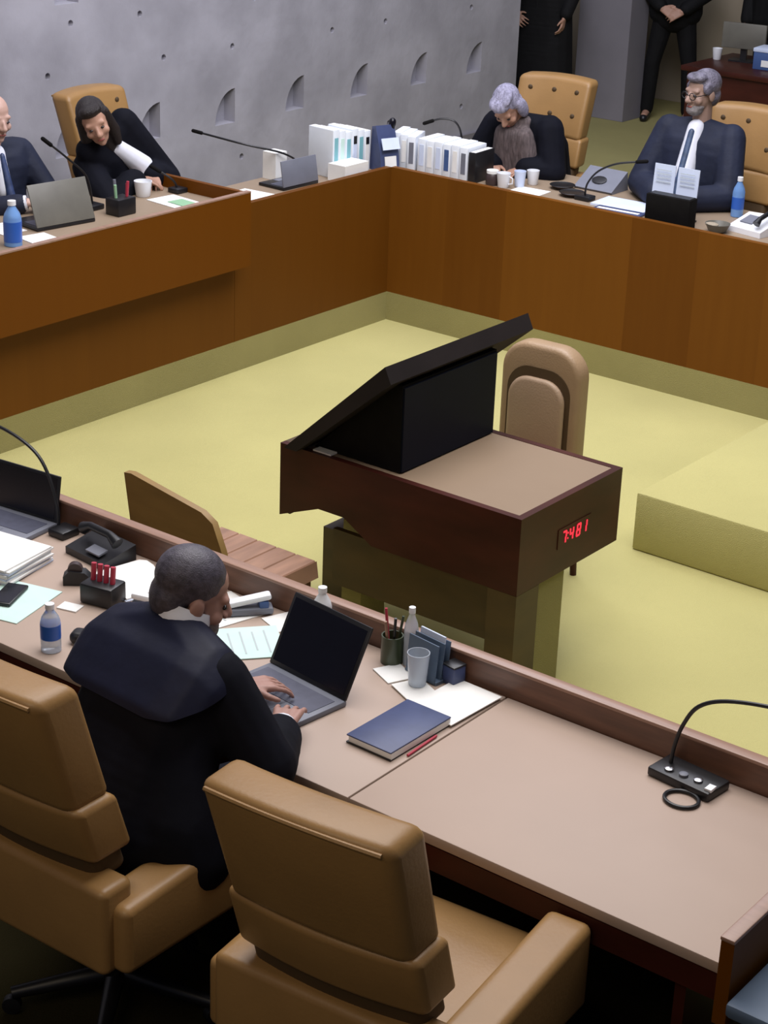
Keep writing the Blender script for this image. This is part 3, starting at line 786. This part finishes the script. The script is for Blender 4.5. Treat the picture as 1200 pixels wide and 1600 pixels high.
# near desk, from the picture's left
laptop((2.185, -5.04, FZ), R(6), .33, .22, 100, 'open dark laptop behind the thick paper stack on the front desk', grey_plastic, black, .165)
mic((2.40, -4.945, FZ), [(2.37, -4.94, .875), (2.36, -4.935, .95), (2.31, -4.93, 1.06), (2.24, -4.93, 1.125), (2.10, -4.93, 1.162), (1.93, -4.93, 1.165)], 'long gooseneck microphone next to the laptop behind the paper stack', .075, .08)
t = thing('paper_stack', 'thick stack of loose white papers in front of the dark laptop', 'papers', (2.405, -5.265, FZ), R(10))
for k in range(9):
    MB().box((.004 * math.sin(k * 2.1), .005 * math.cos(k * 1.7), .004 + .0062 * k), (.30, .24, .0058), rotz(R(2.5 * math.sin(k * 1.3)))).build('page_block', paper if k % 3 else paper_blue, t)
sheet((2.665, -5.415, FZ), .20, .26, R(14), 'pale green sheet of paper under the black phone', paper_green, lines=False)
t = thing('smartphone', 'black smartphone lying on the pale green sheet', 'phone', (2.632, -5.402, FZ + .004), R(24))
MB().box((0, 0, .006), (.072, .15, .012), r=.005).build('case', black, t); MB().box((0, 0, .0124), (.064, .138, .001)).build('display', screen, t)
bottle((3.0, -5.565, FZ), .155, .031, 'small water bottle with blue label by the robed man', blue_label)
t = thing('spectacle_case', 'small black case lying beside the blue-labelled water bottle', 'case', (3.06, -5.455, FZ), R(25))
MB().cushion(.13, .06, .04, .018, (0, 0, .02)).build('shell', black, t); MB().box((0, -.03, .022), (.03, .004, .01)).build('clasp', chrome, t)
t = thing('pen_tray', 'black desk organiser with pink-red markers near the robed man', 'organiser', (2.875, -5.225, FZ), R(12))
MB().box((0, 0, .035), (.12, .09, .07), r=.008).build('tray', black, t)
for k in range(4): MB().tube([(-.036 + .024 * k, 0, .06), (-.036 + .024 * k, .008, .125)], .009, 10).build('marker', red, t)
t = thing('tape_dispenser', 'small black tape dispenser left of the pink-red markers', 'dispenser', (2.72, -5.18, FZ), R(40))
MB().prism([(-.05, 0), (.05, 0), (.045, .02), (.02, .045), (-.03, .05), (-.05, .03)], -.022, .022, 'Y').build('body', black, t)
MB().lathe([(.024, -.012), (.024, .012)], (-.012, 0, .05), 18, rotx(PI / 2)).build('tape_roll', brown_dish, t)
sheet((2.83, -5.325, FZ), .07, .05, R(15), 'small white note card in front of the black desk organiser', paper, .004, 'note_card', lines=False)
# open white book or folded documents
t = thing('open_book', 'open white book lying by the desk edge board left of the robed man', 'book', (2.84, -5.055, FZ), R(-12))
for q in (-1, 1):
    MB().prism([(0, .004), (q * .03, .022), (q * .07, .024), (q * .115, .010), (q * .115, .004)], -.10, .10, 'Y').build('page_block', paper, t)
MB().box((0, 0, .002), (.24, .21, .004)).build('cover', paper_blue, t)
t = thing('desk_telephone', 'black desk telephone against the edge board behind the open white book', 'telephone', (2.62, -4.985, FZ), R(-6))
MB().prism([(-.07, 0), (.07, 0), (.07, .055), (-.07, .025)], -.10, .10, 'X').build('base', black, t)
mb = MB(); mb.tube([(-.09, .0, .075), (-.05, .0, .095), (.05, .0, .095), (.09, .0, .075)], [.022, .014, .014, .022], 10); mb.build('handset', black, t)
MB().box((.03, -.04, .043), (.07, .04, .006), rotx(R(12))).build('keypad', grey_plastic, t)
t = thing('box_stapler', 'small white and black stapler between the open book and the robed man', 'stapler', (3.02, -5.16, FZ), R(30))
MB().box((0, 0, .010), (.12, .04, .02), r=.005).build('base', black, t); MB().box((0, 0, .035), (.12, .032, .022), roty(R(8)), r=.008).build('arm', white_plastic, t)
# papers at the man's right hand side
sheet((3.19, -5.06, FZ), .20, .28, R(-14), 'white printed sheet under the grey hole punch', paper)
sheet((3.40, -5.155, FZ + .001), .21, .25, R(-40), 'pale aqua printed sheet between the robed man and his laptop', paper_green)
sheet((3.40, -4.955, FZ), .11, .10, R(-20), 'blank white note sheet behind the laptop screen', paper, lines=False)
t = thing('hole_punch', 'grey hole punch lying on papers near the edge board', 'hole punch', (3.275, -4.985, FZ + .004), R(50))
MB().box((0, 0, .012), (.16, .055, .024), r=.008).build('base', grey_plastic, t)
MB().box((.0, 0, .045), (.15, .04, .02), roty(R(-10)), r=.008).build('lever', white_plastic, t)
MB().box((.05, .0, .028), (.03, .045, .03), r=.004).build('punch_head', binder_blue, t)
laptop((3.715, -5.335, FZ), R(-7), .325, .215, 117, 'open laptop with dark screen under the robed man hand', grey_plastic, black, .225)
bottle((3.545, -4.945, FZ), .165, .03, 'white water bottle standing behind the open laptop screen', None, white_plastic, white_plastic)
# pen pot group
t = thing('pen_holder', 'dark green pen holder full of pens right of the laptop screen', 'pen holder', (3.815, -4.94, FZ))
MB().lathe([(.034, 0), (.034, .09), (.030, .09), (.030, .006), (.001, .006)]).build('cup', green_dark, t)
for (dx, dy, l, m_) in ((-.014, .0, .17, red), (.010, .012, .15, green_dark), (.012, -.01, .16, black), (-.002, -.016, .145, wood_slat)):
    MB().tube([(dx * .6, dy * .6, .01), (dx * 2, dy * 2, l)], .0045, 8).build('pen', m_, t)
bottle((3.866, -4.915, FZ), .19, .022, 'slim clear bottle behind the white tumbler', None, white_plastic, bottle_clear)
t = thing('letter_tray', 'small slate blue letter rack against the edge board behind the white tumbler', 'letter rack', (3.95, -4.94, FZ), R(-8))
MB().box((0, 0, .005), (.13, .06, .01)).build('base', slate_blue, t)
for q in (-.025, 0, .025): MB().box((0, q, .065), (.12, .004, .12), rotx(R(-6))).build('divider', slate_blue, t)
MB().box((0, .012, .075), (.10, .006, .13), rotx(R(-6))).build('envelope', paper_blue, t)
cup((3.968, -5.015, FZ + .0068), .105, .034, 'translucent white tumbler on the papers in front of the slate rack', bottle_clear, 'glass', 'tumbler')
t = thing('ink_pad', 'small dark blue box beside the white tumbler', 'box', (4.035, -4.925, FZ), R(-10))
MB().box((0, 0, .03), (.05, .05, .06), r=.004).build('box', notebook_blue, t); MB().box((0, 0, .062), (.052, .052, .006), r=.002).build('lid', black, t)
sheet((3.87, -5.0, FZ), .10, .09, R(-25), 'small square white note left of the tumbler', paper, .004, lines=False)
sheet((3.985, -5.045, FZ + .0034), .12, .10, R(-25), 'white note sheet touching the tumbler base', paper, .003, lines=False)
sheet((4.115, -5.03, FZ + .0068), .165, .235, R(-3), 'large white sheet beside the seam of the desk top', paper, .003, lines=False)
t = thing('notebook', 'thick notebook with dark blue cover lying by the desk seam', 'notebook', (4.10, -5.275, FZ), R(-1))
MB().box((0, 0, .003), (.158, .275, .004)).build('back_cover', black, t)
MB().box((.003, 0, .014), (.152, .268, .018)).build('page_block', paper, t)
MB().box((0, 0, .0255), (.158, .275, .005), r=.002).build('front_cover', notebook_blue, t)
tag(MB().tube([(0, -.07, .004), (0, .07, .004)], .004, 8).build('pen', red, None, (4.192, -5.29, FZ), R(2)), 'thin dark red pen lying along the notebook edge', 'pen')
# microphone console on the bare top
t = mic((4.85, -4.965, FZ), [(4.785, -4.95, .875), (4.785, -4.94, .93), (4.80, -4.93, 1.0), (4.84, -4.93, 1.07), (4.92, -4.93, 1.115), (5.06, -4.93, 1.145), (5.2, -4.93, 1.15)], 'gooseneck microphone console on the bare right half of the front desk', .20, .105, R(-6))
for k in range(3): MB().lathe([(.013, .026), (.013, .034), (.009, .036)], (-.05 + .045 * k, -.02, 0), 14).build('button', chrome if k != 1 else grey_plastic, t)
MB().box((.085, -.035, .03), (.02, .03, .008)).build('switch', white_plastic, t)
mb = MB(); mb.tube([(.047 * math.cos(a * PI / 12) , .042 * math.sin(a * PI / 12), .006) for a in range(25)], .0055, 8)
tag(mb.build('cable_loop', black, None, (4.885, -5.062, FZ)), 'black cable curled in a ring before the microphone console', 'cable')

# clerk's chair beyond the front desk
t = thing('wooden_chair', 'tan wooden chair with plain curved back just beyond the front desk', 'chair', (2.47, -4.30, 0))
MB().prism([(-.285, .88), (-.25, .885), (.10, .83), (.155, .80), (.20, .70), (.27, .45), (-.22, .45)], -.14, -.112, 'Y').build('backrest', wood_chair, t)
pr = [(-.20, .48)]
for k in range(5): pr += [(-.20 + .096 * k, .545), (-.20 + .096 * k + .086, .545), (-.20 + .096 * k + .091, .538)]
pr += [(.28, .545), (.29, .48)]
MB().prism(pr, -.11, .30, 'Y').build('seat', wood_slat, t)
MB().box((.05, .10, .46), (.44, .36, .03)).build('seat_rail', wood_barrier, t)
for x in (-.16, .25):
    for y in (-.08, .26): MB().box((x, y, .2225), (.04, .04, .445)).build('leg', wood_barrier, t)

# raised desk
bottle((-0.165, -2.85, PZ), .225, .045, 'clear water bottle with bright blue label on the raised desk', blue_label, white_plastic, bottle_blue, (.10, .55))
sheet((-0.14, -2.68, PZ), .16, .22, R(80), 'white paper beside the blue bottle on the raised desk', paper, lines=False)
sheet((-0.43, -2.68, PZ), .15, .2, R(86), 'white document in front of the balding man', paper)
laptop((-0.36, -2.40, PZ), R(-98), .36, .24, 68, 'grey-lidded laptop half closed on the raised desk', black, grey_olive, .22)
t = thing('pen_holder', 'black pen holder with red and green pens on the raised desk', 'pen holder', (-0.24, -2.03, PZ))
MB().box((0, 0, .045), (.10, .13, .09), r=.006).build('cup', black, t)
for (dx, dy, l, m_) in ((.01, .03, .17, red), (-.01, .05, .15, red), (.0, -.03, .16, green_light), (-.02, -.01, .18, grey_plastic)):
    MB().tube([(dx, dy, .03), (dx * 1.6, dy * 1.3, l)], .008, 8).build('pen', m_, t)
cup((-0.43, -1.67, PZ), .085, .05, 'white cup on the raised desk in front of the long-haired woman')
sheet((-0.22, -1.64, PZ), .19, .25, R(84), 'white printed sheet near the corner of the raised desk', paper)
sheet((-0.15, -1.64, PZ + .004), .10, .16, R(84), 'green leaflet on the corner sheet of the raised desk', green_light, lines=False)
mic((-0.42, -2.06, PZ), [(-.42, -2.06, 1.0), (-.42, -2.10, 1.16), (-.45, -2.20, 1.265), (-.49, -2.29, 1.35)], 'thin black microphone between the balding man and the woman', .09, .09)
mic((-0.36, -1.47, PZ), [(-.36, -1.47, 1.0), (-.38, -1.49, 1.05), (-.44, -1.54, 1.10)], 'short black microphone beside the white cup on the raised desk', .08, .08)

# bench under the concrete wall, right of the raised desk
sheet((-0.20, -1.05, RZ), .22, .20, R(5), 'stack of white papers right of the raised desk', paper, .022, 'paper_stack', 'papers', lines=False)
t = laptop((-0.27, -0.63, RZ), R(-92), .30, .20, 80, 'grey laptop seen from its lid beside the tall white binders', black, grey_plastic, .15)
sheet((-0.43, -0.57, RZ), .10, .10, 0, 'small block of white paper behind the grey laptop', paper, .16, 'paper_stack', 'papers', lines=False)
mic((-0.34, -0.42, RZ), [(-.34, -.42, .92), (-.34, -.47, 1.0), (-.36, -.60, 1.07), (-.48, -.78, 1.125), (-.75, -.87, 1.165)], 'long gooseneck microphone above the grey laptop, bent towards the concrete wall', .07, .07)
def binder(loc, rz, h, th, dp, label, spine_m, group, band=None):
    t = thing('ring_binder', label, 'binder', loc, rz, group)
    MB().box((0, 0, h / 2), (th, dp, h), r=.003).build('cover', binder_white, t)
    MB().box((0, .003, h + .0005), (th * .7, dp * .9, .002)).build('page_edge', paper, t)
    MB().box((0, -dp / 2 - .001, h * .52), (th * .55, .002, h * .62)).build('spine_label', spine_m, t)
    if band: MB().box((0, -dp / 2 - .002, h * .75), (th * .5, .002, h * .18)).build('band', band, t)
    return t
ordn = ['first', 'second', 'third', 'fourth', 'fifth', 'sixth', 'seventh']
for k in range(6):
    m_ = [binder_teal, paper_green, binder_teal, paper_blue, binder_teal, paper][k]
    binder((-0.28, -0.30 + .0595 * k, RZ), R(86), .285 - .008 * (k % 3) - .006 * k, .056, .20, ordn[k] + ' tall white binder from the left in the row beside the grey laptop', m_, 'tall white binders beside the grey laptop', black if k in (3, 5) else None)
sheet((-0.115, -0.27, RZ), .13, .22, 0, 'low block of white paper at the foot of the tall binders', paper, .10, 'paper_stack', 'papers', lines=False)
t = thing('desk_phone', 'dark blue upright telephone console at the bench corner between binders', 'telephone', (-0.11, 0.075, RZ), R(70))
MB().prism([(-.07, 0), (.07, 0), (.05, .26), (.01, .27), (-.05, .12)], -.065, .065, 'X').build('body', notebook_blue, t)
MB().box((0, -.062, .17), (.12, .006, .07), rotx(R(-22))).build('display', paper_blue, t)
MB().box((0, -.068, .06), (.08, .006, .07), rotx(R(-9))).build('keypad', paper, t)
MB().cap((.05, .02, .16), .018, (.06, .02, .285), .022).build('handset', screen, t)
for k in range(3):
    binder((-0.13 + .056 * k, 0.265, RZ), R(20), .215 - .004 * k, .052, .20, ordn[k] + ' short white binder from the left right behind the bench corner', [paper_blue, paper, grey_plastic][k], 'short white binders at the bench corner')
for k in range(6):
    m_ = [paper_blue, paper, paper_blue, binder_blue, paper, grey_plastic][k]
    binder((0.085 + .062 * k, 0.28, RZ), R(3), .205 - .004 * (k % 2), .057, .21, ordn[k] + ' white binder from the left in the row before the grey-haired person', m_, 'white binders before the grey-haired person', binder_blue if k == 3 else None)
t = thing('ring_binder', 'black binder closing the row before the grey-haired person', 'binder', (0.458, 0.28, RZ), R(3))
MB().box((0, 0, .09), (.05, .21, .18), r=.003).build('cover', black, t); MB().box((0, 0, .1805), (.034, .19, .002)).build('page_edge', paper, t)
mic((0.20, 0.44, RZ), [(.20, .44, .92), (.20, .43, 1.10), (.17, .40, 1.19), (.10, .36, 1.205), (.04, .33, 1.185)], 'black gooseneck microphone over the white binders at the corner', .08, .07)
# grey-haired person's place
cup((0.655, 0.235, RZ), .085, .042, 'white mug with dark drink at the bench edge before the grey-haired person', None, 'mug', 'mug', True)
cup((0.72, 0.31, RZ), .095, .036, 'pale blue-white cup right of the white mug', paper_blue)
cup((0.74, 0.42, RZ), .085, .038, 'white cup nearest the grey-haired person hands', white_plastic)
t = thing('small_jar', 'brown jar with pale lid left of the white mug', 'jar', (0.575, 0.235, RZ))
MB().lathe([(.035, 0), (.04, .01), (.04, .06), (.032, .07)]).build('jar', brown_dish, t); MB().lathe([(.036, .07), (.036, .088)]).build('lid', paper, t)
def dish(loc, label):
    t = thing('oval_dish', label, 'dish', loc); 
    MB().lathe([(.03, 0), (.055, .008), (.075, .022), (.070, .022), (.05, .010), (.001, .006)], n=28).build('bowl', brown_dish, t)
    MB().lathe([(.0745, .0215), (.077, .0235), (.0745, .0255), (.072, .0235)], n=28).build('rim', black, t)
dish((0.925, 0.46, RZ), 'dark round dish on the bench, further from the edge')
dish((1.065, 0.345, RZ), 'dark round dish on the bench beside the microphone')
sheet((0.83, 0.26, RZ), .20, .14, R(4), 'white sheet between the cups and the dark dishes', paper, lines=False)
mic((1.17, 0.32, RZ), [(1.17, .32, .92), (1.185, .31, 1.0), (1.24, .33, 1.08), (1.34, .36, 1.135), (1.46, .40, 1.16)], 'black gooseneck microphone left of the blue-tied man', .10, .08)
t = thing('tablet_stand', 'grey tablet with dark oval tilted on the bench left of the blue-tied man', 'tablet', (1.09, 0.62, RZ), PI)
MB().prism([(-.10, 0), (.08, 0), (.09, .012), (-.08, .11)], -.13, .13, 'X').build('stand', grey_plastic, t)
MB().ell((0, .02, .058), (.05, .035, .004), rotx(R(-28))).build('oval_pad', black, t)
sheet((1.42, 0.36, RZ), .34, .22, R(3), 'open stack of white papers before the blue-tied man', paper_blue, .012, 'paper_stack', 'papers', lines=False)
t = thing('folder', 'dark blue folder lying on the bench edge left of the black box', 'folder', (1.47, 0.20, RZ), R(4))
MB().box((0, 0, .006), (.30, .11, .012), r=.003).build('cover', notebook_blue, t); MB().box((0, -.002, .0125), (.26, .03, .002)).build('label_strip', paper, t)
sheet((1.36, 0.085, RZ), .40, .06, R(1), 'white strip of paper at the bench edge by the blue folder', paper, .008, lines=False)
t = thing('nameplate_box', 'black box on the bench edge in front of the blue-tied man', 'box', (1.835, 0.14, RZ), R(2))
MB().box((0, 0, .086), (.27, .09, .172), r=.004).build('body', black_matte, t); MB().box((0, 0, .173), (.25, .07, .004)).build('lid', black, t)
for k, lb in ((0, 'left of the two white cards propped behind the black box'), (1, 'right of the two white cards propped behind the black box')):
    t = thing('menu_card', lb, 'card', (1.70 + .150 * k, 0.275, RZ), R(4))
    MB().box((0, 0, .150), (.128, .006, .30), rotx(R(-5))).build('card', paper_blue, t)
    MB().box((0, .03, .004), (.10, .06, .008)).build('foot', black, t)
    for q in range(4): MB().box((0, -.0045 - .0 * q, .27 - .022 * q), (.09, .001, .004), rotx(R(-5))).build('text_line', ink, t)
bottle((1.995, 0.62, RZ), .225, .035, 'blue-tinted water bottle right of the blue-tied man', blue_label, white_plastic, bottle_blue, (.2, .5))
t = thing('small_bowl', 'grey bowl with a cream cloth at the bench edge', 'bowl', (2.09, 0.22, RZ))
MB().lathe([(.03, 0), (.05, .01), (.07, .05), (.066, .05), (.045, .014), (.001, .010)], n=24).build('bowl', grey_olive, t); MB().ell((-.02, -.03, .045), (.04, .03, .012)).build('cloth', beige_wall, t)
t = thing('desk_telephone', 'white desk telephone with black handset at the far bench right end', 'telephone', (2.235, 0.37, RZ), R(170))
MB().prism([(-.09, 0), (.09, 0), (.09, .03), (-.09, .08)], -.11, .11, 'X').build('base', white_plastic, t)
MB().tube([(-.07, -.07, .10), (-.07, -.04, .12), (-.07, .05, .095), (-.07, .08, .07)], [.022, .014, .014, .022], 10).build('handset', black, t)
MB().box((.035, -.01, .062), (.08, .09, .006), rotx(R(-15))).build('keypad', grey_plastic, t)
sheet((2.12, 0.70, RZ), .18, .12, R(10), 'white envelope behind the white telephone', paper, .01, 'envelope', 'envelope', lines=False)

# dark table at the back
t = thing('side_table', 'dark wooden table at the back behind the blue-tied man', 'table', (0.40, 4.95, DZ))
MB().box((0, 0, .755), (2.0, .85, .04), r=.005).build('top', wood_dark, t)
MB().box((0, -.38, .41), (1.9, .03, .65)).build('front_panel', wood_dark, t)
for x in (-.93, .93): MB().box((x, .02, .3675), (.04, .76, .735)).build('side_panel', wood_dark, t)
BZ = DZ + .775
t = thing('desk_monitor', 'dark grey monitor seen from behind on the back table', 'monitor', (-0.34, 5.05, BZ), R(10))
MB().box((0, 0, .20), (.36, .03, .2), r=.006).build('housing', grey_olive, t); MB().box((0, .03, .06), (.05, .03, .12)).build('stem', black, t); MB().box((0, .02, .006), (.2, .14, .012)).build('foot', black, t)
cup((-0.53, 4.98, BZ), .09, .04, 'white cup standing left of the monitor on the back table')
t = thing('document_box', 'blue and white document box at the right end of the back table', 'box', (0.0, 4.92, BZ), R(5))
MB().box((0, 0, .07), (.26, .2, .14), r=.004).build('box', binder_blue, t); MB().box((0, 0, .15), (.27, .21, .03), r=.004).build('lid', paper_blue, t); MB().box((0, -.102, .05), (.12, .002, .05)).build('label', paper, t)
